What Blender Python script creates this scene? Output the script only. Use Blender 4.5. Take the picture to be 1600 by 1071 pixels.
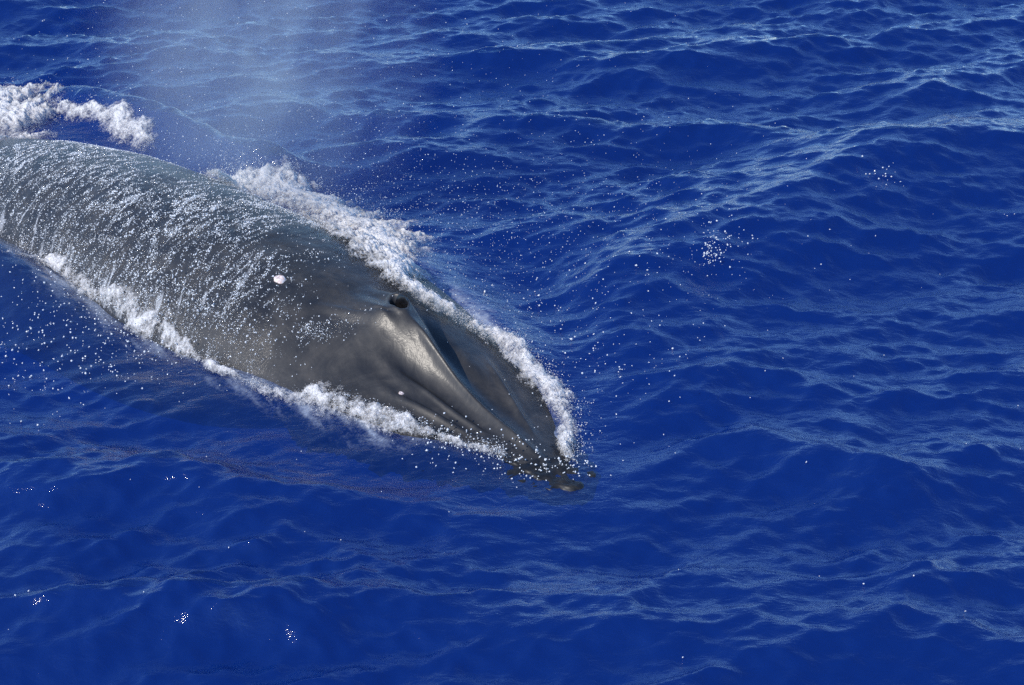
import bpy, math
import numpy as np
rng = np.random.default_rng(11)

# ------------------------------------------------------------------ camera, sky, sun, exposure
scene = bpy.context.scene
for o in list(bpy.data.objects):
    bpy.data.objects.remove(o)
CAM_H, PITCH, LENS = 9.5, math.radians(27.0), 70.0
cam_data = bpy.data.cameras.new('camera')
cam_data.lens = LENS; cam_data.sensor_width = 36.0
cam_data.clip_start = 0.1; cam_data.clip_end = 20000
cam = bpy.data.objects.new('camera', cam_data)
cam.location = (0, 0, CAM_H); cam.rotation_euler = (math.pi / 2 - PITCH, 0, 0)
scene.collection.objects.link(cam); scene.camera = cam

SUN = np.array([-0.64, -0.42, 0.70]); SUN /= np.linalg.norm(SUN)     # direction towards the sun
elev = math.asin(SUN[2]); azim = math.atan2(SUN[0], SUN[1])
world = bpy.data.worlds.new('World'); scene.world = world; world.use_nodes = True
wn = world.node_tree; wn.nodes.clear()
sky = wn.nodes.new('ShaderNodeTexSky'); sky.sky_type = 'NISHITA'; sky.sun_disc = False
sky.sun_elevation = elev; sky.sun_rotation = azim
sky.air_density = 0.9; sky.dust_density = 0.0; sky.ozone_density = 10.0
bg = wn.nodes.new('ShaderNodeBackground'); bg.inputs['Strength'].default_value = 0.15
wo = wn.nodes.new('ShaderNodeOutputWorld')
wn.links.new(sky.outputs[0], bg.inputs[0]); wn.links.new(bg.outputs[0], wo.inputs[0])
sd = bpy.data.lights.new('sun', 'SUN'); sd.energy = 2.7; sd.angle = math.radians(0.53); sd.color = (1.0, 0.93, 0.83)
so = bpy.data.objects.new('sun', sd); scene.collection.objects.link(so)
from mathutils import Vector
so.rotation_euler = Vector(SUN).to_track_quat('Z', 'Y').to_euler(); so.location = (-20, -9, 30)
scene.view_settings.view_transform = 'Standard'; scene.view_settings.look = 'None'
scene.view_settings.exposure = 0.52; scene.view_settings.gamma = 1.0
scene.view_settings.use_curve_mapping = False
scene.render.engine = 'CYCLES'
scene.cycles.max_bounces = 6; scene.cycles.transparent_max_bounces = 16
scene.cycles.caustics_reflective = False; scene.cycles.caustics_refractive = False
scene.cycles.sample_clamp_indirect = 4.0
scene.cycles.use_denoising = False

# ------------------------------------------------------------------ helpers
def smooth(a, b, x):
    t = np.clip((x - a) / (b - a), 0, 1); return t * t * (3 - 2 * t)
def spline(xs, ys):
    xs = np.array(xs, float); ys = np.array(ys, float)
    d = np.diff(ys) / np.diff(xs); m = np.empty_like(ys); m[0] = d[0]; m[-1] = d[-1]
    m[1:-1] = np.where(d[:-1] * d[1:] > 0, 2 * d[:-1] * d[1:] / (d[:-1] + d[1:] + 1e-12), 0)
    def f(x):
        x = np.clip(np.asarray(x, float), xs[0], xs[-1]); i = np.clip(np.searchsorted(xs, x) - 1, 0, len(xs) - 2)
        h = xs[i + 1] - xs[i]; t = (x - xs[i]) / h
        return ((2*t**3 - 3*t**2 + 1) * ys[i] + (t**3 - 2*t**2 + t) * h * m[i]
                + (-2*t**3 + 3*t**2) * ys[i + 1] + (t**3 - t**2) * h * m[i + 1])
    return f
def _hash(ix, iy, seed):
    h = (ix.astype(np.int64) * 374761393 + iy.astype(np.int64) * 668265263 + seed * 974634777) & 0xffffffff
    h = ((h ^ (h >> 13)) * 1274126177) & 0xffffffff
    return ((h ^ (h >> 16)) & 0xffff) / 65535.0
def noise2(x, y, seed=0):                         # gradient noise, about -1..1
    x = np.asarray(x, float); y = np.asarray(y, float)
    ix = np.floor(x); iy = np.floor(y); fx = x - ix; fy = y - iy
    u = fx**3 * (fx * (fx * 6 - 15) + 10); v = fy**3 * (fy * (fy * 6 - 15) + 10)
    def gr(ox, oy):
        a = _hash(ix + ox, iy + oy, seed) * 2 * np.pi
        return np.cos(a) * (fx - ox) + np.sin(a) * (fy - oy)
    return 1.45 * ((gr(0, 0) * (1 - u) + gr(1, 0) * u) * (1 - v) + (gr(0, 1) * (1 - u) + gr(1, 1) * u) * v)
def fbm(x, y, seed=0, octs=4, gain=0.5):
    s = 0; a = 1.0; n = 0
    for k in range(octs):
        s = s + a * noise2(x * 2**k + 17.3 * k, y * 2**k - 9.1 * k, seed + k); n += a; a *= gain
    return s / n

FPX = 1600 * LENS / 36.0
def ray(px, py):                                  # photo pixel -> direction from the camera
    a = (px - 800) / FPX; b = -(py - 535.5) / FPX
    return np.array([a, math.cos(PITCH) + b * math.sin(PITCH), -math.sin(PITCH) + b * math.cos(PITCH)])
def ground(px, py, z=0.0):
    d = ray(px, py); return d[:2] * (z - CAM_H) / d[2]

def mesh_obj(name, verts, faces, mat, parent=None, shade=True, uniform=None):
    verts = np.asarray(verts, np.float32); faces = np.asarray(faces, np.int32)
    me = bpy.data.meshes.new(name); k = faces.shape[1]
    me.vertices.add(len(verts)); me.vertices.foreach_set('co', verts.ravel())
    me.loops.add(faces.size); me.loops.foreach_set('vertex_index', faces.ravel())
    me.polygons.add(len(faces))
    me.polygons.foreach_set('loop_start', np.arange(0, faces.size, k, dtype=np.int32))
    me.update(calc_edges=True)
    if shade: me.polygons.foreach_set('use_smooth', np.ones(len(faces), bool))
    me.materials.append(mat)
    o = bpy.data.objects.new(name, me); scene.collection.objects.link(o)
    if parent: o.parent = parent
    return o
def grid_faces(nu, nv, wrap_v=False):
    i = np.arange(nu - 1)[:, None]; nvv = nv if wrap_v else nv - 1
    j = np.arange(nvv)[None, :]; j2 = (j + 1) % nv
    return np.stack([i * nv + j, (i + 1) * nv + j, (i + 1) * nv + j2, i * nv + j2], -1).reshape(-1, 4)
def set_attr(o, name, vals):
    a = o.data.attributes.new(name, 'FLOAT', 'POINT'); a.data.foreach_set('value', np.asarray(vals, np.float32).ravel())

OCT_V = np.array([[1,0,0],[-1,0,0],[0,1,0],[0,-1,0],[0,0,1],[0,0,-1]], float)
OCT_F = np.array([[0,2,4],[2,1,4],[1,3,4],[3,0,4],[2,0,5],[1,2,5],[3,1,5],[0,3,5]])
def rot_set(n):
    q = rng.normal(size=(n, 4)); q /= np.linalg.norm(q, axis=1, keepdims=True); w, x, y, z = q.T
    return np.stack([np.stack([1-2*(y*y+z*z), 2*(x*y-z*w), 2*(x*z+y*w)], -1),
                     np.stack([2*(x*y+z*w), 1-2*(x*x+z*z), 2*(y*z-x*w)], -1),
                     np.stack([2*(x*z-y*w), 2*(y*z+x*w), 1-2*(x*x+y*y)], -1)], 1)
def beads(pos, rad, stretch=0.35):                # many small drops as one mesh
    n = len(pos); sc = rad[:, None] * (1 + stretch * rng.normal(size=(n, 3))).clip(0.5, 2.0)
    v = OCT_V[None] * sc[:, None, :]
    v = np.einsum('nij,nkj->nki', rot_set(n), v) + pos[:, None, :]
    f = OCT_F[None] + (np.arange(n) * 6)[:, None, None]
    return v.reshape(-1, 3), f.reshape(-1, 3)

# ------------------------------------------------------------------ node helpers
def new_mat(name):
    m = bpy.data.materials.new(name); m.use_nodes = True; m.node_tree.nodes.clear(); return m, m.node_tree
class NT:
    def __init__(s, nt): s.nt = nt
    def n(s, t, **kw):
        x = s.nt.nodes.new(t)
        for k, v in kw.items():
            if k.startswith('_'): setattr(x, k[1:], v)
        return x
    def link(s, a, b): s.nt.links.new(a, b)
    def math(s, op, a, b=None, clamp=False):
        x = s.nt.nodes.new('ShaderNodeMath'); x.operation = op; x.use_clamp = clamp
        for i, v in enumerate((a, b)):
            if v is None: continue
            if isinstance(v, (int, float)): x.inputs[i].default_value = v
            else: s.link(v, x.inputs[i])
        return x.outputs[0]
    def noise(s, vec, scale, detail=4, rough=0.5, dist=0.0):
        x = s.nt.nodes.new('ShaderNodeTexNoise'); x.inputs['Scale'].default_value = scale
        x.inputs['Detail'].default_value = detail; x.inputs['Roughness'].default_value = rough
        x.inputs['Distortion'].default_value = dist
        if vec is not None: s.link(vec, x.inputs['Vector'])
        return x.outputs[0]
    def mapping(s, vec, scale=(1, 1, 1), rot=(0, 0, 0), loc=(0, 0, 0)):
        x = s.nt.nodes.new('ShaderNodeMapping'); x.inputs['Scale'].default_value = scale
        x.inputs['Rotation'].default_value = rot; x.inputs['Location'].default_value = loc
        s.link(vec, x.inputs['Vector']); return x.outputs[0]
    def ramp(s, fac, stops):
        x = s.nt.nodes.new('ShaderNodeValToRGB'); e = x.color_ramp.elements
        while len(e) < len(stops): e.new(0.5)
        for el, (p, c) in zip(e, stops):
            el.position = p; el.color = c if len(c) == 4 else (*c, 1)
        s.link(fac, x.inputs[0]); return x.outputs[0]
    def attr(s, name):
        x = s.nt.nodes.new('ShaderNodeAttribute'); x.attribute_name = name; return x.outputs['Fac']
    def bump(s, h, strength, dist, normal=None):
        x = s.nt.nodes.new('ShaderNodeBump'); x.inputs['Strength'].default_value = strength
        x.inputs['Distance'].default_value = dist; s.link(h, x.inputs['Height'])
        if normal is not None: s.link(normal, x.inputs['Normal'])
        return x.outputs[0]

# ------------------------------------------------------------------ the whale's form (used by water and foam too)
TIP = np.array([0.43, 15.96]); AX = np.array([-0.6, 0.8]); SIDE = np.array([-0.8, -0.6])   # SIDE: towards the near flank
c_f = spline([0, 3, 4.2, 5, 6.5, 8, 10, 14, 18], [0, .03, .17, .31, .52, .72, 1.05, 1.6, 2.0])
w_f = spline([0, .06, .18, .6, 1.3, 2.3, 3.2, 5, 7, 10, 14, 17, 18], [.07, .14, .23, .47, .79, 1.10, 1.34, 1.58, 1.58, 1.46, .9, .3, .2])
top_f = spline([0, .3, 1, 1.85, 2.6, 3.2, 4, 5, 6.5, 8, 9, 10, 12, 18], [-.02, .045, .12, .34, .54, .63, .70, .76, .80, .74, .62, .42, -.2, -1.6])
h_f = spline([0, 1, 2, 3.2, 5, 7, 10, 14, 18], [.05, .09, .28, .66, 1.05, 1.2, 1.2, .8, .2])       # vertical radius above the widest line
hb_f = spline([0, .6, 2.3, 4, 7, 10, 14, 18], [.04, .10, .25, 1.0, 1.5, 1.5, .9, .2])
def whale_detail(s, l):
    a = np.abs(l)
    near = smooth(-.02, .02, l)
    ridge = .062 * np.exp(-(l / .050)**2) * smooth(.10, .8, s) * (1 - smooth(2.05, 2.45, s))
    chan = -.055 * np.exp(-((a - .20) / .13)**2) * smooth(.5, 1.5, s) * (1 - smooth(2.35, 2.7, s)) * (1 - .45 * near)
    lat = .034 * np.exp(-((a - .30 * s - .02) / .045)**2) * smooth(.5, .9, s) * (1 - smooth(1.5, 2.1, s))
    lat2 = .024 * np.exp(-((a - .17 * s - .02) / .035)**2) * smooth(.7, 1.1, s) * (1 - smooth(1.6, 2.2, s)) * near
    # splash guard: a mound that swells out of the ridge in front of the nostrils, broad on the near side, steep on the far side
    wg = .05 + .22 * smooth(1.5, 2.70, s)
    prof = np.where(l > 0, np.exp(-(a / (wg * 1.25))**2), 1 - smooth(.45, 1.15, a / wg))
    guard = (.215 * smooth(1.45, 2.50, s)) * (1 - smooth(2.55, 3.4, s)) * prof
    lat3 = .022 * np.exp(-((a - .43 * s - .03) / .05)**2) * smooth(.6, 1.0, s) * (1 - smooth(1.7, 2.4, s)) * near + .009 * np.sin(26 * l / (.25 + .45 * s) + 3 * noise2(s * .9, l * 2, 14)) * smooth(.5, 1.0, s) * (1 - smooth(2.0, 2.6, s)) * near
    lip = .022 * np.exp(-((a - .16) / .05)**2 - ((s - 2.72) / .30)**2)
    valley = -.05 * np.exp(-(l / .08)**2) * smooth(2.55, 2.7, s) * (1 - smooth(2.85, 3.3, s))
    r1 = np.sqrt(((s - 2.66) / .150)**2 + ((l + .050 + .25 * (s - 2.66)) / .078)**2)
    pit = -.20 * (1 - smooth(.45, 1.12, r1)) + .018 * np.exp(-((r1 - 1.25) / .25)**2)
    crease = -.018 * np.exp(-((l - .11 - .45 * (s - 2.6)) / .018)**2) * smooth(2.5, 2.62, s) * (1 - smooth(2.85, 3.1, s))
    shoulder = .030 * np.exp(-((l - .20 - .35 * (s - 2.6)) / .07)**2) * smooth(2.4, 2.7, s) * (1 - smooth(3.1, 3.6, s))
    lumps = .012 * fbm(s * 1.3, l * 1.6, 5, 3) * smooth(2.6, 4, s) + .004 * fbm(s * 3, l * 5, 8, 3)
    film = .010 * fbm((s + .35 * l) * 5.5, l * 1.1, 21, 4) * smooth(3.9, 5.2, s)
    return lat3 + ridge + chan + lat + lat2 + guard + lip + valley + pit + crease + shoulder + lumps + film
def cross(s, u):
    k = smooth(1.9, 4.2, s); a = 1.25 + .75 * k; e = 1.0 - .5 * k
    return np.clip(1 - np.abs(u)**a, 0, 1)**e
def whale_top(s, l):                              # l: lateral offset from the straight axis
    s_ = np.clip(s, 0, 18); c = c_f(s_); w = w_f(s_); u = (l - c) / w; h = h_f(s_)
    z = top_f(s_) - h + h * cross(s_, u) + whale_detail(s_, l - c) * (1 - smooth(.75, 1, np.abs(u)))
    return np.where((np.abs(u) < 1) & (s > 0) & (s < 18), z, -9.0)
def to_sl(x, y):
    dx = x - TIP[0]; dy = y - TIP[1]
    return dx * AX[0] + dy * AX[1], dx * SIDE[0] + dy * SIDE[1]
def from_sl(s, l):
    return TIP[0] + s * AX[0] + l * SIDE[0], TIP[1] + s * AX[1] + l * SIDE[1]

# ------------------------------------------------------------------ the sea surface
NW = 210
lam = np.exp(rng.uniform(math.log(0.115), math.log(5.5), NW))
ang = rng.normal(math.radians(-82), math.radians(31), NW)
kk = 2 * np.pi / lam
amp = 0.0068 * lam / (1 + (0.16 / lam)**2) / (1 + (lam / 3.2)**1.5) * rng.uniform(.5, 1.5, NW)
ph = rng.uniform(0, 2 * np.pi, NW)
KX = kk * np.cos(ang); KY = kk * np.sin(ang)
CRESTS = []                                       # bigger crests that can be made out in the picture: pixel line, height, front and back width
for pts, hgt, f, b in [
    ([(960, 450), (1120, 388), (1260, 345), (1400, 272), (1500, 250), (1620, 265)], .42, 1.7, 1.5),
    ([(560, 195), (690, 192), (960, 215), (1080, 205), (1250, 228)], .20, .7, .5),
    ([(1380, 165), (1470, 150), (1560, 165)], .10, .4, .3),
    ([(990, 748), (1100, 725), (1180, 712), (1290, 728), (1420, 770)], .20, .65, .36),
    ([(60, 762), (190, 745), (290, 765), (440, 800)], .24, .70, .40),
    ([(40, 968), (150, 956), (280, 962), (360, 985)], .19, .60, .34),
    ([(1330, 990), (1420, 973), (1520, 985)], .16, .55, .30),
    ([(1100, 610), (1200, 600), (1320, 630)], .10, .45, .3),
    ([(430, 960), (560, 930), (680, 950)], .15, .50, .30),
    ([(0, 60), (150, 75), (300, 70)], .12, .6, .4)]:
    g = np.array([ground(*p) for p in pts]); CRESTS.append((g, hgt, f, b))
def waves(x, y):                                  # height and sideways shift
    z = np.zeros_like(x); dx = np.zeros_like(x); dy = np.zeros_like(x)
    patch = 1.1 + .35 * noise2(x * .25, y * .18, 61) + .45 * noise2(x * .8, y * .55, 62)
    for a, kx, ky, k, p, L in zip(amp, KX, KY, kk, ph, lam):
        t = kx * x + ky * y + p; m = patch if L < .8 else 1.0
        s_, c_ = np.sin(t), np.cos(t)
        z += a * m * c_; q = .45 * a * m / k
        dx -= q * kx * s_; dy -= q * ky * s_
    for g, hgt, f, b in CRESTS:
        yc = np.interp(x, g[:, 0], g[:, 1]); d = y - yc
        end = smooth(g[0, 0] - 1.3, g[0, 0] + .5, x) * (1 - smooth(g[-1, 0] - .5, g[-1, 0] + 1.3, x))
        end = np.where(g[-1, 0] > 7, smooth(g[0, 0] - 1.3, g[0, 0] + .5, x), end)
        z += hgt * end * np.where(d < 0, np.exp(-(np.abs(d) / f)**1.5), np.exp(-(d / b)**2))
    return z, dx, dy
def whale_water(x, y):                            # calming next to the body, and the water it heaves up
    s, l = to_sl(x, y); sc = np.clip(s, 0, 12); c = c_f(sc); w = w_f(sc)
    out = np.abs(l - c) - .93 * w
    out = np.where(s < 0, np.hypot(np.minimum(s, 0), l), out); out = np.where(s > 12, out + (s - 12), out)
    att = .18 + .82 * smooth(.1, 1.6, out)
    q = (l - c - w) / .55
    near = .36 * smooth(4.3, 7.3, s) * (1 - smooth(9.5, 12, s)) * np.where(q < .45, np.exp(-((q - .45) / .9)**2), np.exp(-((q - .45) / 1.0)**2))
    near += .07 * smooth(.2, .8, s) * (1 - smooth(3.2, 4.4, s)) * np.exp(-((l - c - w) / .35)**2)
    q2 = (-(l - c) - w) / .5
    far = .17 * smooth(1.0, 2.2, s) * (1 - smooth(6, 7, s)) * np.exp(-((q2 - .1) / .8)**2)
    far += .38 * smooth(7.0, 8.2, s) * (1 - smooth(11, 13, s)) * np.exp(-((q2 - 1.6) / .75)**2)
    nose = .02 * np.exp(-(s / .35)**2 - (l / .6)**2)
    return att, near + far + nose, out
def water_z(x, y):
    x = np.atleast_1d(np.asarray(x, float)); y = np.atleast_1d(np.asarray(y, float))
    z, _, _ = waves(x, y); a, h, _ = whale_water(x, y); return z * a + h
def surf(x, y):
    s, l = to_sl(np.asarray(x, float), np.asarray(y, float)); return np.maximum(water_z(x, y), whale_top(s, l))
def hit(px, py):                                  # where the sight line through a pixel meets sea or whale
    d = ray(px, py); z = np.linspace(1.6, -.6, 260); t = (z - CAM_H) / d[2]
    x, y = d[0] * t, d[1] * t; below = np.nonzero(z <= surf(x, y))[0]
    i = below[0] if len(below) else len(z) - 1
    return np.array([x[i], y[i], z[i]])

def spread(lo, hi, step, far, grow=1.35):
    core = np.arange(lo, hi + step, step); out = [core]
    e = []; p, st = hi, step
    while p < far: st *= grow; p += st; e.append(p)
    b = []; p, st = lo, step
    while p > -far: st *= grow; p -= st; b.append(p)
    return np.concatenate([np.array(b[::-1]), core, np.array(e)])
gx = spread(-8.6, 8.6, .0195, 4000)
gy_core = [12.2]
while gy_core[-1] < 31.5: gy_core.append(gy_core[-1] + .021 * (gy_core[-1] / 14.0)**1.3)
gy_core = np.array(gy_core); e = []; p, st = gy_core[-1], .06
while p < 4000: st *= 1.35; p += st; e.append(p)
b = []; p, st = 12.2, .02
while p > -4000: st *= 1.35; p -= st; b.append(p)
gy = np.concatenate([np.array(b[::-1]), gy_core, np.array(e)])
X, Y = np.meshgrid(gx, gy, indexing='ij')
WZ = np.zeros_like(X); WX = np.zeros_like(X); WY = np.zeros_like(X); FO = np.zeros_like(X)
for i0 in range(0, len(gx), 100):
    x = X[i0:i0 + 100]; y = Y[i0:i0 + 100]
    z, dx, dy = waves(x, y); att, add, out = whale_water(x, y)
    fade = 1 - smooth(40, 120, np.hypot(x, y - 20))
    WZ[i0:i0 + 100] = (z * att + add) * fade; WX[i0:i0 + 100] = x + dx * att * fade; WY[i0:i0 + 100] = y + dy * att * fade
    s, l = to_sl(x, y); c = c_f(np.clip(s, 0, 12)); side = l - c > 0
    n = fbm(s * 1.6 + .3 * l, l * 6.5, 71, 5, .65)
    fn = smooth(.85, .0, out) * smooth(.3, 1.6, s) * (1 - smooth(3.3, 4.6, s)) * side * .52
    fr = smooth(.55, .0, out) * smooth(-.1, .5, s) * (1 - smooth(6.0, 7.2, s)) * (~side) * .5
    fl = smooth(.70, .0, out) * smooth(3.3, 4.5, s) * side * .50
    fu = smooth(2.0, .7, out) * smooth(8.3, 9.2, s) * (~side) * .0
    m = np.maximum.reduce([fn, fr, fl, fu]) * (s < 13)
    FO[i0:i0 + 100] = np.clip(m * (1.0 + 1.3 * n) - .10, 0, 1)
wm, nt = new_mat('sea_water'); N = NT(nt)
co = N.n('ShaderNodeTexCoord').outputs['Object']
n1 = N.noise(N.mapping(co, (5.0, 9.0, 5.0), (0, 0, .15)), 1.0, 5, .55, .6)
n2 = N.noise(N.mapping(co, (16, 30, 16), (0, 0, -.25)), 1.0, 4, .55, .4)
nb = N.bump(n1, .45, .040); nb = N.bump(n2, .35, .009, nb)
foam = N.attr('foam')
froth = N.noise(N.mapping(co, (1, 1, 1)), 26, 6, .7, .5)
fmask = N.math('MULTIPLY', N.math('SUBTRACT', N.math('ADD', foam, N.math('MULTIPLY', froth, .9)), .62), 1.2, True)
fmask = N.math('MULTIPLY', fmask, N.math('MULTIPLY', foam, 2.0, True))
blue = N.n('ShaderNodeBsdfDiffuse'); blue.inputs['Color'].default_value = (.0002, .0205, .155, 1)
white = N.n('ShaderNodeBsdfDiffuse'); white.inputs['Color'].default_value = (.55, .62, .70, 1)
clear = N.n('ShaderNodeBsdfTransparent'); clear.inputs['Color'].default_value = (.72, .86, .97, 1)
body = N.n('ShaderNodeMixShader'); body.inputs[0].default_value = .50
N.link(blue.outputs[0], body.inputs[1]); N.link(clear.outputs[0], body.inputs[2])
milky = N.n('ShaderNodeMixShader'); N.link(fmask, milky.inputs[0]); N.link(body.outputs[0], milky.inputs[1]); N.link(white.outputs[0], milky.inputs[2])
gl = N.n('ShaderNodeBsdfGlossy'); gl.inputs['Roughness'].default_value = .05; gl.inputs['Color'].default_value = (1, 1, 1, 1)
N.link(nb, gl.inputs['Normal'])
fr = N.n('ShaderNodeFresnel'); fr.inputs['IOR'].default_value = 1.60; N.link(nb, fr.inputs['Normal'])
top_side = N.math('SUBTRACT', 1.0, N.n('ShaderNodeNewGeometry').outputs['Backfacing'])
mx = N.n('ShaderNodeMixShader'); N.link(N.math('MULTIPLY', fr.outputs[0], top_side), mx.inputs[0]); N.link(milky.outputs[0], mx.inputs[1]); N.link(gl.outputs[0], mx.inputs[2])
va = N.n('ShaderNodeVolumeAbsorption'); va.inputs['Color'].default_value = (.25, .55, .9, 1); va.inputs['Density'].default_value = 3.0
out = N.n('ShaderNodeOutputMaterial'); N.link(mx.outputs[0], out.inputs['Surface'])
sea = mesh_obj('water', np.stack([WX, WY, WZ], -1).reshape(-1, 3), grid_faces(len(gx), len(gy)), wm)
set_attr(sea, 'foam', FO); sea['kind'] = 'structure'
# blue sheet added below, standing in for light scattered up by deep water
dm, nt = new_mat('deep_scatter_sheet'); N = NT(nt)
d = N.n('ShaderNodeBsdfDiffuse'); d.inputs['Color'].default_value = (.0006, .030, .225, 1)
N.link(d.outputs[0], N.n('ShaderNodeOutputMaterial').inputs['Surface'])
deep = mesh_obj('deep_scatter_sheet', [[-4000, -4000, -60], [4000, -4000, -60], [4000, 4000, -60], [-4000, 4000, -60]], [[0, 1, 2, 3]], dm)
deep['kind'] = 'structure'

# ------------------------------------------------------------------ the whale
km, nt = new_mat('whale_skin'); N = NT(nt)
uvn = N.n('ShaderNodeUVMap'); uvn.uv_map = 'flow'; uv = uvn.outputs[0]
tex = N.n('ShaderNodeTexCoord').outputs['Object']
patchy = N.noise(tex, 2.2, 7, .68, .8)
fine = N.noise(N.mapping(uv, (3.0, 14, 1)), 1.0, 5, .6, .3)
mixf = N.math('ADD', N.math('MULTIPLY', patchy, .65), N.math('MULTIPLY', fine, .35))
col = N.ramp(mixf, [(.34, (.010, .011, .014)), (.50, (.030, .029, .028)), (.64, (.062, .056, .048))])
film = N.attr('film')
st = N.noise(N.mapping(uv, (26, 7.0, 1)), 1.0, 6, .68, .4)
st2 = N.noise(tex, 55, 3, .6)
strk = N.attr('streak')
sm = N.math('MULTIPLY', N.math('SUBTRACT', N.math('ADD', N.math('MULTIPLY', strk, .75), N.math('ADD', N.math('MULTIPLY', st, .8), N.math('MULTIPLY', st2, .35))), .98), 2.6, True)
sm = N.math('MULTIPLY', sm, N.math('MULTIPLY', strk, 2.0, True))
mc = N.n('ShaderNodeMix'); mc.data_type = 'RGBA'; N.link(N.math('MULTIPLY', sm, .5), mc.inputs['Factor']); N.link(col, mc.inputs['A']); mc.inputs['B'].default_value = (.62, .64, .66, 1)
pb = N.n('ShaderNodeBsdfPrincipled'); N.link(mc.outputs['Result'], pb.inputs['Base Color'])
pb.inputs['Roughness'].default_value = .50; pb.inputs['IOR'].default_value = 1.4
N.link(N.math('ADD', .38, N.math('MULTIPLY', film, .5)), pb.inputs['Coat Weight']); N.link(N.math('SUBTRACT', .24, N.math('MULTIPLY', film, .17, True)), pb.inputs['Coat Roughness']); pb.inputs['Coat IOR'].default_value = 1.33
rip = N.noise(N.mapping(uv, (9, 30, 1)), 1.0, 4, .55, .5)
wet = N.noise(tex, 48, 3, .6, .3)
bm1 = N.bump(rip, .35, .012)
wetb = N.n('ShaderNodeBump'); wetb.inputs['Distance'].default_value = .030; N.link(wet, wetb.inputs['Height']); N.link(bm1, wetb.inputs['Normal'])
N.link(N.math('ADD', N.math('MULTIPLY', film, .9), .06, True), wetb.inputs['Strength'])
N.link(wetb.outputs[0], pb.inputs['Coat Normal']); N.link(bm1, pb.inputs['Normal'])
N.link(pb.outputs[0], N.n('ShaderNodeOutputMaterial').inputs['Surface'])

ss = np.concatenate([np.arange(0, .3, .004), np.arange(.3, 3.3, .0085), np.arange(3.3, 9.2, .0135), np.linspace(9.2, 18, 70)])
th = np.concatenate([np.linspace(-np.pi / 2, np.pi / 2, 300), np.linspace(np.pi / 2, 3 * np.pi / 2, 42)[1:-1]])
S, TH = np.meshgrid(ss, th, indexing='ij')
ut = np.sin(TH); topside = np.cos(TH) > 1e-6
# rows are spaced evenly across, a little denser in the middle
U = np.where(topside, np.sign(ut) * (.35 * np.abs(TH) / (np.pi / 2) + .65 * np.abs(ut)), ut)
Lr = U * w_f(S)
Zt = top_f(S) - h_f(S) + h_f(S) * cross(S, U) + whale_detail(S, Lr) * (1 - smooth(.75, 1, np.abs(U)))
Zb = top_f(S) - h_f(S) - hb_f(S) * np.sqrt(np.clip(1 - U**2, 0, 1))
Z = np.where(topside, Zt, Zb); L = Lr + c_f(S)
bx, by = from_sl(S, L)
def film_mask(s, l):                              # where water still sheets off the back: broken bands that slant down the flank
    lr = l - c_f(np.clip(s, 0, 18)); q = s + .25 * lr + .18 * lr * lr
    qw = q + .10 * noise2(q * 1.3, lr * 1.2, 44)
    bands = .55 * fbm(qw * 7.0, lr * 1.1, 33, 4, .6) + .75 * fbm(qw * 1.6, lr * 1.3, 35, 3)
    clean = 1.2 * np.exp(-((q - 7.0) / .75)**2 - ((lr + .75) / .6)**2) + np.exp(-((s - 4.2) / .7)**2 - ((lr + .45) / .5)**2)
    cover = smooth(3.35, 5.2, s + .75 * np.clip(lr, -.3, 1.4)) * (1 - .35 * smooth(.2, -.9, lr))
    m = cover * (.62 + .95 * bands) - clean
    m = np.maximum(m, .8 * np.exp(-((s - 2.95 - .75 * (lr - .45)) / .16)**2 - ((lr - .62) / .28)**2))
    return np.clip(m, 0, 1)
def streak_mask(s, l):                            # thin white runs of water along the flow
    lr = l - c_f(np.clip(s, 0, 18)); q = s + .25 * lr + .18 * lr * lr; q = q + .12 * noise2(q * 1.7, lr * 1.5, 45)
    n = fbm(q * 2.6, lr * .5, 47, 3); n2 = fbm(q * 5.5, lr * .8, 48, 3)
    r = np.clip(1 - np.abs(n) / .06, 0, 1) + .6 * np.clip(1 - np.abs(n2) / .07, 0, 1)
    low = .75 * smooth(.75, 1.45, lr + .25 * fbm(s * 3, lr * 2, 50, 3)) * smooth(4.2, 5.2, s)
    return np.clip(r * smooth(-.15, .35, fbm(q * 1.4, lr * 2.2, 49, 3) + .12) + low * (.6 + fbm(q * 7, lr * 3, 52, 3)), 0, 1)
WET = smooth(-.02, .05, Z - water_z(bx.ravel(), by.ravel()).reshape(Z.shape))
COVER = smooth(3.6, 5.0, S + .55 * np.clip(Lr, -.3, 1.4))
SM = streak_mask(S, L) * topside * COVER * (1 - smooth(.5, 1.0, np.exp(-((S - 7.0) / .8)**2 - ((Lr + .8) / .6)**2)))
FM = film_mask(S, L) * topside * smooth(-.02, .05, Z - water_z(bx.ravel(), by.ravel()).reshape(Z.shape))
root = bpy.data.objects.new('whale', None); scene.collection.objects.link(root)
root.location = (TIP[0], TIP[1], 0); root.empty_display_size = .5
root['label'] = 'dark grey baleen whale surfacing, wet back and pointed snout above the water'; root['category'] = 'whale'
def rel(v): v = np.asarray(v, float).copy(); v[:, 0] -= TIP[0]; v[:, 1] -= TIP[1]; return v
bodyo = mesh_obj('body', rel(np.stack([bx, by, Z], -1).reshape(-1, 3)), grid_faces(len(ss), len(th), True), km, root)
set_attr(bodyo, 'film', FM); set_attr(bodyo, 'streak', SM * WET)
uvl = bodyo.data.uv_layers.new(name='flow'); vi = np.empty(len(bodyo.data.loops), np.int32); bodyo.data.loops.foreach_get('vertex_index', vi)
UVv = np.stack([S + .25 * Lr + .18 * Lr * Lr, Lr * .35], -1).reshape(-1, 2)
uvl.data.foreach_set('uv', UVv[vi].astype(np.float32).ravel())

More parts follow.
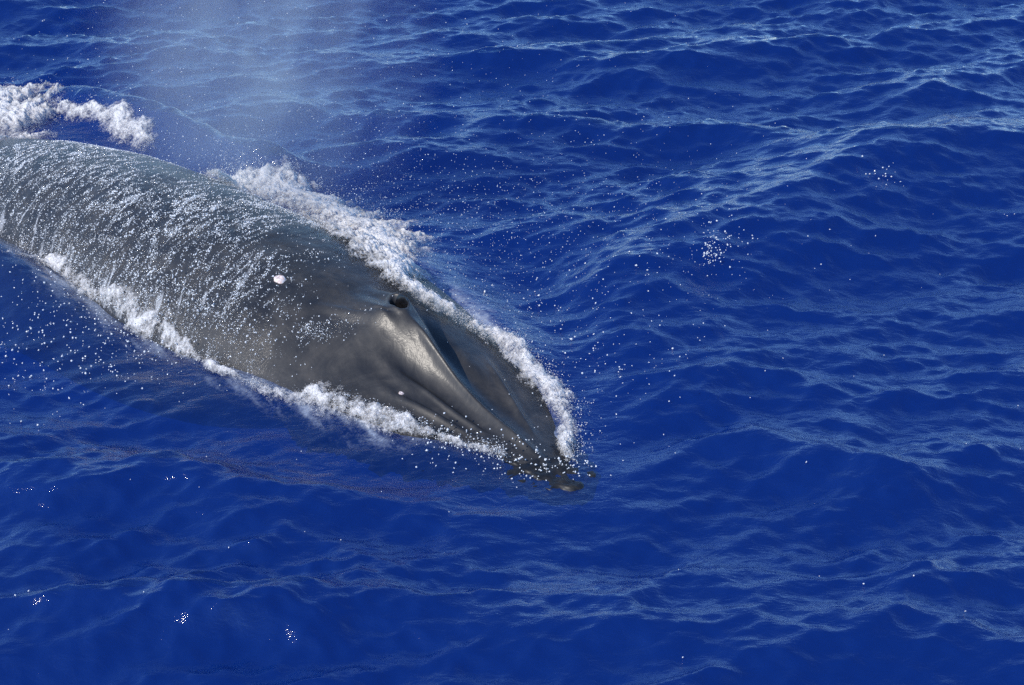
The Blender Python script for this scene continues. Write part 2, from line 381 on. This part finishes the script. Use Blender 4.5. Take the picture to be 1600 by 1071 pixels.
# lower jaw, just under the surface and longer than the snout
sj = np.linspace(-.42, 3.2, 150); tj = np.linspace(0, 2 * np.pi, 80, endpoint=False)
SJ, TJ = np.meshgrid(sj, tj, indexing='ij')
wj = spline([-.42, -.36, -.2, .1, .8, 2.0, 3.2], [.04, .17, .30, .43, .66, 1.0, 1.15])(SJ)
zj = spline([-.42, -.2, .3, 1.2, 3.2], [-.09, -.040, -.04, -.16, -.35])(SJ)
hj = spline([-.42, -.36, 0, 1, 3.2], [.02, .08, .17, .35, .6])(SJ)
rj = 1 + .40 * fbm(SJ * 7, np.sin(TJ) * 4, 51, 4)
LJ = wj * np.sin(TJ) * rj; ZJ = zj + np.where(np.cos(TJ) > 0, .06 * np.cos(TJ), hj * np.cos(TJ)) * rj + .06 * fbm(SJ * 5, LJ * 6, 52, 4)
jx, jy = from_sl(SJ, LJ)
jm, nt = new_mat('jaw_skin_shaded'); N = NT(nt)  # dark jaw skin, with its shade under the water painted into the colour
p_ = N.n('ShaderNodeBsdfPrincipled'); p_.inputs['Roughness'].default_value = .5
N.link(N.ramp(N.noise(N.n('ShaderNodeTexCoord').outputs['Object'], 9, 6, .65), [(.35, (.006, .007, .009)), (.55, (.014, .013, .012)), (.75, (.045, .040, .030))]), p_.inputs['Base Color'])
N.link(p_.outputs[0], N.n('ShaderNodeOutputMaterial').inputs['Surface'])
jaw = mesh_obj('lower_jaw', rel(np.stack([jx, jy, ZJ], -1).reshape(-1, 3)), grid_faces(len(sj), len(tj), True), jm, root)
set_attr(jaw, 'film', np.zeros(SJ.size)); jaw['label'] = 'lower jaw showing dark through the water, shade painted into its skin'

# nostril lining
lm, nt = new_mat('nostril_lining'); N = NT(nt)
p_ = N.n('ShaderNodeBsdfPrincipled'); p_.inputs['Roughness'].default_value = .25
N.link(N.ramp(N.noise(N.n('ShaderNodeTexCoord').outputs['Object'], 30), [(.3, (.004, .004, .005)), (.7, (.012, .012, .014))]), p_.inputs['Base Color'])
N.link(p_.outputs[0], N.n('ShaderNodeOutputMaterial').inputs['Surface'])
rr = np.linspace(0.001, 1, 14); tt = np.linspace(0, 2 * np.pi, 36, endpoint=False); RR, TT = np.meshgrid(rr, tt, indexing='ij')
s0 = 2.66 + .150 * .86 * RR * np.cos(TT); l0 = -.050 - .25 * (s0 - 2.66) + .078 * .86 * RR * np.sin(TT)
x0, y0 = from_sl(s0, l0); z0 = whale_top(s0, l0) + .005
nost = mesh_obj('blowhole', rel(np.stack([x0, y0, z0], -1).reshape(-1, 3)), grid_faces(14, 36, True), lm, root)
nost['label'] = 'dark open blowhole behind the raised splash guard'

# pale barnacles / scars on the skin
sm_, nt = new_mat('barnacle_shell'); N = NT(nt)
p_ = N.n('ShaderNodeBsdfPrincipled'); p_.inputs['Roughness'].default_value = .6
N.link(N.ramp(N.noise(N.n('ShaderNodeTexCoord').outputs['Object'], 40), [(.35, (.60, .42, .36)), (.6, (.80, .74, .70))]), p_.inputs['Base Color'])
N.link(p_.outputs[0], N.n('ShaderNodeOutputMaterial').inputs['Surface'])
def barnacle(px, py, r, asp):
    h = hit(px, py); s, l = to_sl(h[0], h[1]); rr = np.linspace(.001, 1, 9); tt = np.linspace(0, 2 * np.pi, 26, endpoint=False)
    RR, TT = np.meshgrid(rr, tt, indexing='ij'); wob = 1 + .18 * noise2(np.cos(TT) * 1.5 + px, np.sin(TT) * 1.5, 3)
    s1 = s + r * asp * RR * np.cos(TT) * wob; l1 = l + r * RR * np.sin(TT) * wob
    x1, y1 = from_sl(s1, l1)
    z1 = whale_top(s1, l1) - .006 + r * .55 * np.sqrt(np.clip(1 - RR**2, 0, 1)) * (1 + .15 * noise2(s1 * 60, l1 * 60, 9)) - r * .3 * np.exp(-(RR / .22)**2)
    o = mesh_obj('barnacle', rel(np.stack([x1, y1, z1], -1).reshape(-1, 3)), grid_faces(9, 26, True), sm_, root)
    return o
barnacle(437, 437, .062, 1.25); barnacle(627, 616, .028, 1.2)

# ------------------------------------------------------------------ foam
fm, nt = new_mat('foam_white'); N = NT(nt)
tc = N.n('ShaderNodeTexCoord').outputs['Object']
p_ = N.n('ShaderNodeBsdfPrincipled'); p_.inputs['Roughness'].default_value = .45
N.link(N.ramp(N.noise(tc, 22, 5, .65), [(.30, (.66, .66, .65)), (.55, (.86, .84, .81)), (.75, (.92, .90, .87))]), p_.inputs['Base Color'])
N.link(N.bump(N.noise(tc, 60, 5, .7), .9, .016, N.bump(N.noise(tc, 17, 3, .6), .6, .03)), p_.inputs['Normal'])
p_.inputs['Specular IOR Level'].default_value = .8
pores = N.math('ADD', N.math('MULTIPLY', N.noise(tc, 30, 6, .72, .8), 1.5), N.math('MULTIPLY', N.noise(tc, 9, 4, .6, .6), 1.1))
hole = N.math('MULTIPLY', N.math('SUBTRACT', N.math('ADD', N.math('MULTIPLY', N.attr('cover'), .80), pores), 1.46), 1.6, True)
tr_ = N.n('ShaderNodeBsdfTransparent'); mxs = N.n('ShaderNodeMixShader'); N.link(hole, mxs.inputs[0]); N.link(tr_.outputs[0], mxs.inputs[1]); N.link(p_.outputs[0], mxs.inputs[2])
N.link(mxs.outputs[0], N.n('ShaderNodeOutputMaterial').inputs['Surface'])
wd, nt = new_mat('white_glint_drop'); N = NT(nt)
p_ = N.n('ShaderNodeBsdfPrincipled'); p_.inputs['Base Color'].default_value = (.86, .88, .88, 1); p_.inputs['Roughness'].default_value = .12  # white base colour paints in the bright glint of clear drops
p_.inputs['Coat Weight'].default_value = 1.0; p_.inputs['Coat Roughness'].default_value = .03
N.link(p_.outputs[0], N.n('ShaderNodeOutputMaterial').inputs['Surface'])

def path3(pts):                                   # (px, py, half width m) -> dense ground line
    P = np.array([hit(p[0], p[1])[:2] for p in pts]); W = np.array([p[2] for p in pts])
    d = np.r_[0, np.cumsum(np.linalg.norm(np.diff(P, axis=0), axis=1))]
    t = np.linspace(0, d[-1], max(8, int(d[-1] / .015)))
    x = spline(d, P[:, 0])(t); y = spline(d, P[:, 1])(t); w = spline(d, W)(t)
    jit = w * .45 * noise2(t * 2.1, t * 0 + P[0, 0] * 3.7, 81); w = w * (1 + .55 * noise2(t * 2.7, t * 0 + P[0, 1] * 1.3, 82) + .3 * noise2(t * 7, t * 0 + P[0, 1], 83))
    tx, ty = np.gradient(x), np.gradient(y); n = np.hypot(tx, ty) + 1e-9
    x = x - ty / n * jit; y = y + tx / n * jit
    return t, x, y, w, -ty / n, tx / n
def foam_bank(pts, thick, rag, seed, n_beads, bead=(.0018, .0055), toss=.10, label='', dens=1.0):
    t, x, y, w, nx, ny = path3(pts)
    v = np.linspace(-1.5, 1.5, max(20, int(2 * 1.5 * w.max() / .012)))
    T, V = np.meshgrid(t, v, indexing='ij')
    PX = x[:, None] + nx[:, None] * V * w[:, None]; PY = y[:, None] + ny[:, None] * V * w[:, None]
    base = surf(PX.ravel(), PY.ravel()).reshape(PX.shape)
    endf = smooth(0, .25, T) * (1 - smooth(t[-1] - .25, t[-1], T))
    big = fbm(PX * 3.2, PY * 3.2, seed, 3); mid = fbm(PX * 9, PY * 9, seed + 20, 4, .6)
    prof = np.clip(1.0 - np.abs(V)**1.6, -1.2, 1) * endf - (1 - endf) * .5
    ridged = 1 - 2 * np.abs(fbm(PX * 6, PY * 6, seed + 60, 4, .55))
    C = prof * .80 * dens + rag * (.70 * big + .50 * mid + .18 * ridged) - .30 * (1.6 - dens)
    Hh = thick * smooth(-.05, 1.15, C) * (1.0 + .25 * mid + .12 * ridged) * .7
    fine = np.abs(fbm(PX * 26, PY * 26, seed + 40, 3))
    Zz = base + .010 + Hh + .020 * fine * smooth(-.1, .5, C)
    vs = np.stack([PX, PY, Zz], -1).reshape(-1, 3); fs = grid_faces(*T.shape)
    keep = (C.ravel()[fs] > -.55).any(1); fs = fs[keep]
    tri = np.concatenate([fs[:, [0, 1, 2]], fs[:, [0, 2, 3]]])
    # froth grains over and around the bank
    n_beads = int(n_beads * .65); i = rng.integers(0, T.shape[0], n_beads * 3); vv = rng.normal(0, .62, n_beads * 3)
    ww = w[i]; bx = x[i] + nx[i] * vv * ww; by = y[i] + ny[i] * vv * ww
    m = fbm(bx * 9, by * 9, seed + 20, 4, .6) * .55 + fbm(bx * 3.2, by * 3.2, seed, 3) * .55
    p = np.clip(1 - np.abs(vv)**1.6, -1, 1) * .80 * dens + rag * m * 1.1 - .30 * (1.6 - dens)
    ok = rng.random(len(p)) < np.clip(p * 2.2 + .22 * np.exp(-vv**2), 0, 1)
    bx, by, p = bx[ok][:n_beads], by[ok][:n_beads], p[ok][:n_beads]
    bz = surf(bx, by) + np.clip(smooth(-.05, 1.15, p), 0, 2) * thick * .7 * rng.uniform(.8, 1.3, len(bx)) + rng.exponential(toss * .22, len(bx)) * (rng.random(len(bx)) < .5)
    r = np.exp(rng.uniform(math.log(bead[0]), math.log(bead[1]), len(bx)))
    bv, bf = beads(np.stack([bx, by, bz], -1), r)
    cov = np.concatenate([C.ravel(), np.full(len(bv), 2.0)])
    o = mesh_obj('sea_foam', np.concatenate([vs, bv]), np.concatenate([tri, bf + len(vs)]), fm)
    set_attr(o, 'cover', cov); o['kind'] = 'stuff'; o['label'] = label; o['category'] = 'foam'
    return o
foam_bank([(335, 285, .18), (380, 290, .28), (440, 303, .45), (510, 335, .60), (575, 368, .66), (612, 405, .42), (628, 438, .24), (655, 462, .17), (700, 492, .14), (735, 512, .14)],
          .17, .8, 101, 14000, label='thick white foam rolling off the far side of the back', dens=1.25)
foam_bank([(490, 345, .15), (540, 372, .28), (585, 398, .32), (618, 425, .24), (635, 448, .14)], .10, 1.1, 311, 6000, label='broken foam sliding down from the back toward the blowhole', dens=.95)
foam_bank([(715, 500, .12), (772, 534, .16), (826, 578, .18), (866, 628, .18), (886, 680, .14), (892, 728, .09)],
          .15, .9, 131, 12000, label='churned white bow foam along the far edge of the snout', toss=.22, dens=1.05)
foam_bank([(395, 600, .10), (450, 622, .16), (520, 634, .19), (575, 640, .19), (630, 664, .13), (680, 682, .08), (740, 702, .06), (790, 720, .05)],
          .11, 1.0, 161, 9000, label='white foam lapping the near side of the snout', dens=.95)
foam_bank([(-50, 380, .07), (10, 396, .06), (60, 408, .07), (130, 452, .10), (185, 478, .15), (235, 505, .15), (290, 550, .09), (345, 582, .07), (400, 604, .08)],
          .09, 1.1, 191, 6000, label='broken line of foam where the near flank meets the sea', dens=.85)
foam_bank([(-90, 160, 1.0), (-20, 172, 1.0), (25, 190, .80), (70, 203, .35)], .24, .8, 221, 9000, label='heaped white foam behind the back', toss=.25, dens=1.2)
foam_bank([(-80, 232, .35), (-20, 225, .35), (40, 216, .25), (90, 214, .12)], .10, 1.2, 281, 5000, label='thin foam washing over the rear of the back', dens=.8)
foam_bank([(80, 170, .10), (130, 180, .18), (175, 196, .22), (215, 215, .20), (235, 238, .12)], .16, .9, 251, 5000, label='curling foam crest behind the back', dens=1.0)

# ------------------------------------------------------------------ white drops placed as sun glints on the whale's wet back
ns = 520000; s = rng.uniform(2.6, 9.6, ns); lr = rng.uniform(-1.2, 1.45, ns); l = lr + c_f(s)
f = film_mask(s, l); grain = fbm((s + .25 * lr) * 14, lr * 5, 91, 3)
ok = rng.random(ns) < np.clip(f * .24 * (.45 + 2.6 * grain) + .22 * streak_mask(s, l) * smooth(3.6, 5.0, s + .55 * np.clip(lr, -.3, 1.4)), 0, 1)
s, l = s[ok], l[ok]; x, y = from_sl(s, l); z = whale_top(s, l)
okz = z > water_z(x, y) - .01; x, y, z = x[okz][:62000], y[okz][:62000], z[okz][:62000]
r = .0021 + .0066 * rng.random(len(x))**2.0
v, f_ = beads(np.stack([x, y, z + r * .4], -1), r, .5)
o = mesh_obj('glint_droplets', v, f_, wd); o['kind'] = 'stuff'; o['label'] = 'white drops standing in for sun glints on the wet back'; o['category'] = 'water drops'

# ------------------------------------------------------------------ spray in the air
P, R = [], []
def cloud(n, cx, cy, sx, sy, z0, zs, r=(.0022, .0068)):
    x = rng.normal(cx, sx, n); y = rng.normal(cy, sy, n); z = np.maximum(surf(x, y), 0) + z0 + rng.exponential(zs, n)
    P.append(np.stack([x, y, z], -1)); R.append(np.exp(rng.uniform(math.log(r[0]), math.log(r[1]), n)))
cloud(2800, -2.6, 21.0, 1.8, 1.2, .2, 1.1)
cloud(1900, -.6, 20.6, 1.5, 1.1, .0, .35)
cloud(150, 1.4, 20.8, 1.2, 1.4, .0, .25)
cloud(700, -2.9, 20.6, .9, .4, .0, .22, (.003, .009))
cloud(160, .9, 17.9, .5, .7, .0, .10, (.003, .010))
for px, py, n, sp in [(1110, 402, 60, .07), (1122, 385, 34, .14), (1150, 372, 16, .16), (1380, 281, 22, .13), (1310, 392, 7, .35), (1000, 385, 22, .5), (920, 565, 18, .3), (1590, 338, 3, .1), (870, 480, 40, .5), (80, 663, 4, .05), (150, 540, 260, .75), (60, 490, 260, .6), (230, 540, 150, .4), (700, 700, 90, .20), (780, 718, 90, .15), (840, 738, 60, .12), (890, 735, 60, .10)]:
    h = hit(px, py); x = rng.normal(h[0], sp, n); y = rng.normal(h[1], sp, n); z = surf(x, y) + rng.exponential(.05, n)
    P.append(np.stack([x, y, z], -1)); R.append(np.exp(rng.uniform(math.log(.005), math.log(.014), n)))
def jets(line, n, up, outv, per=26, r=(.003, .009)):      # small fans of water thrown up along a line
    for k in range(n):
        a = rng.random() * (len(line) - 1); i = int(a); f = a - i
        h = hit(*(np.array(line[i]) * (1 - f) + np.array(line[i + 1]) * f))
        vel = np.array([outv[0], outv[1], up]) * rng.uniform(.35, 1.0) + rng.normal(0, .35, 3)
        m = rng.integers(per // 3, per); t = rng.uniform(0, .22, m) * rng.uniform(.6, 1.4)
        q = h + vel * t[:, None] - np.array([0, 0, 4.9]) * (t**2)[:, None] + rng.normal(0, .012, (m, 3)) * (1 + 5 * t[:, None])
        P.append(q); R.append(np.exp(rng.uniform(math.log(r[0]), math.log(r[1]), m)) * (1 - .8 * t))
jets([(320, 275), (360, 278), (430, 280), (500, 298)], 46, 2.4, (.5, .6))
jets([(500, 298), (575, 322), (625, 350), (630, 410)], 30, 1.3, (.9, .7))
jets([(720, 505), (780, 540), (840, 590), (885, 655), (900, 720)], 110, 1.3, (1.3, .7), 22)
jets([(520, 620), (560, 622), (640, 655), (750, 690), (850, 728)], 34, 1.2, (-.4, -.5), 14)
jets([(0, 140), (40, 150), (120, 172), (215, 205), (235, 235)], 40, 1.4, (.4, .4), 20)
jets([(80, 415), (160, 462), (230, 490)], 14, 1.0, (-.5, -.3), 16)
n = 45; x = rng.uniform(-5, 6, n); y = rng.uniform(13, 19, n)
P.append(np.stack([x, y, surf(x, y) + .01], -1)); R.append(rng.uniform(.005, .009, n))
v, f_ = beads(np.concatenate(P), np.concatenate(R), .3)
o = mesh_obj('water_spray', v, f_, wd); o['kind'] = 'stuff'; o['label'] = 'fine drops of spray flung through the air over the whale'; o['category'] = 'spray'

# ------------------------------------------------------------------ the blow: a drifting column of mist
mm, nt = new_mat('blow_mist'); N = NT(nt)
oc = N.n('ShaderNodeTexCoord').outputs['Object']
ln = N.n('ShaderNodeVectorMath'); ln.operation = 'LENGTH'; N.link(oc, ln.inputs[0])
fall = N.math('SUBTRACT', 1.0, ln.outputs['Value'], True)
nz = N.noise(N.mapping(oc, (1.7, 1.7, 1.3)), 1.0, 6, .62, 1.2)
dens = N.math('MULTIPLY', N.math('MULTIPLY', N.math('POWER', fall, 1.7), N.math('MULTIPLY', N.math('SUBTRACT', nz, .38), 4.0, True)), 1.1)
pv = N.n('ShaderNodeVolumePrincipled'); pv.inputs['Color'].default_value = (.78, .92, 1, 1); pv.inputs['Anisotropy'].default_value = -.35
N.link(dens, pv.inputs['Density']); N.link(pv.outputs[0], N.n('ShaderNodeOutputMaterial').inputs['Volume'])
a_ = np.linspace(0.02, np.pi - .02, 16); b_ = np.linspace(0, 2 * np.pi, 28, endpoint=False); A, B = np.meshgrid(a_, b_, indexing='ij')
mist = mesh_obj('blow_mist', np.stack([np.sin(A) * np.cos(B), np.sin(A) * np.sin(B), np.cos(A)], -1).reshape(-1, 3), grid_faces(16, 28, True), mm)
mist.location = (-2.9, 21.6, 2.3); mist.scale = (2.3, 1.6, 3.2); mist.rotation_euler = (0, math.radians(8), 0)
mist['kind'] = 'stuff'; mist['label'] = 'pale cloud of mist blown out above the back'; mist['category'] = 'mist'
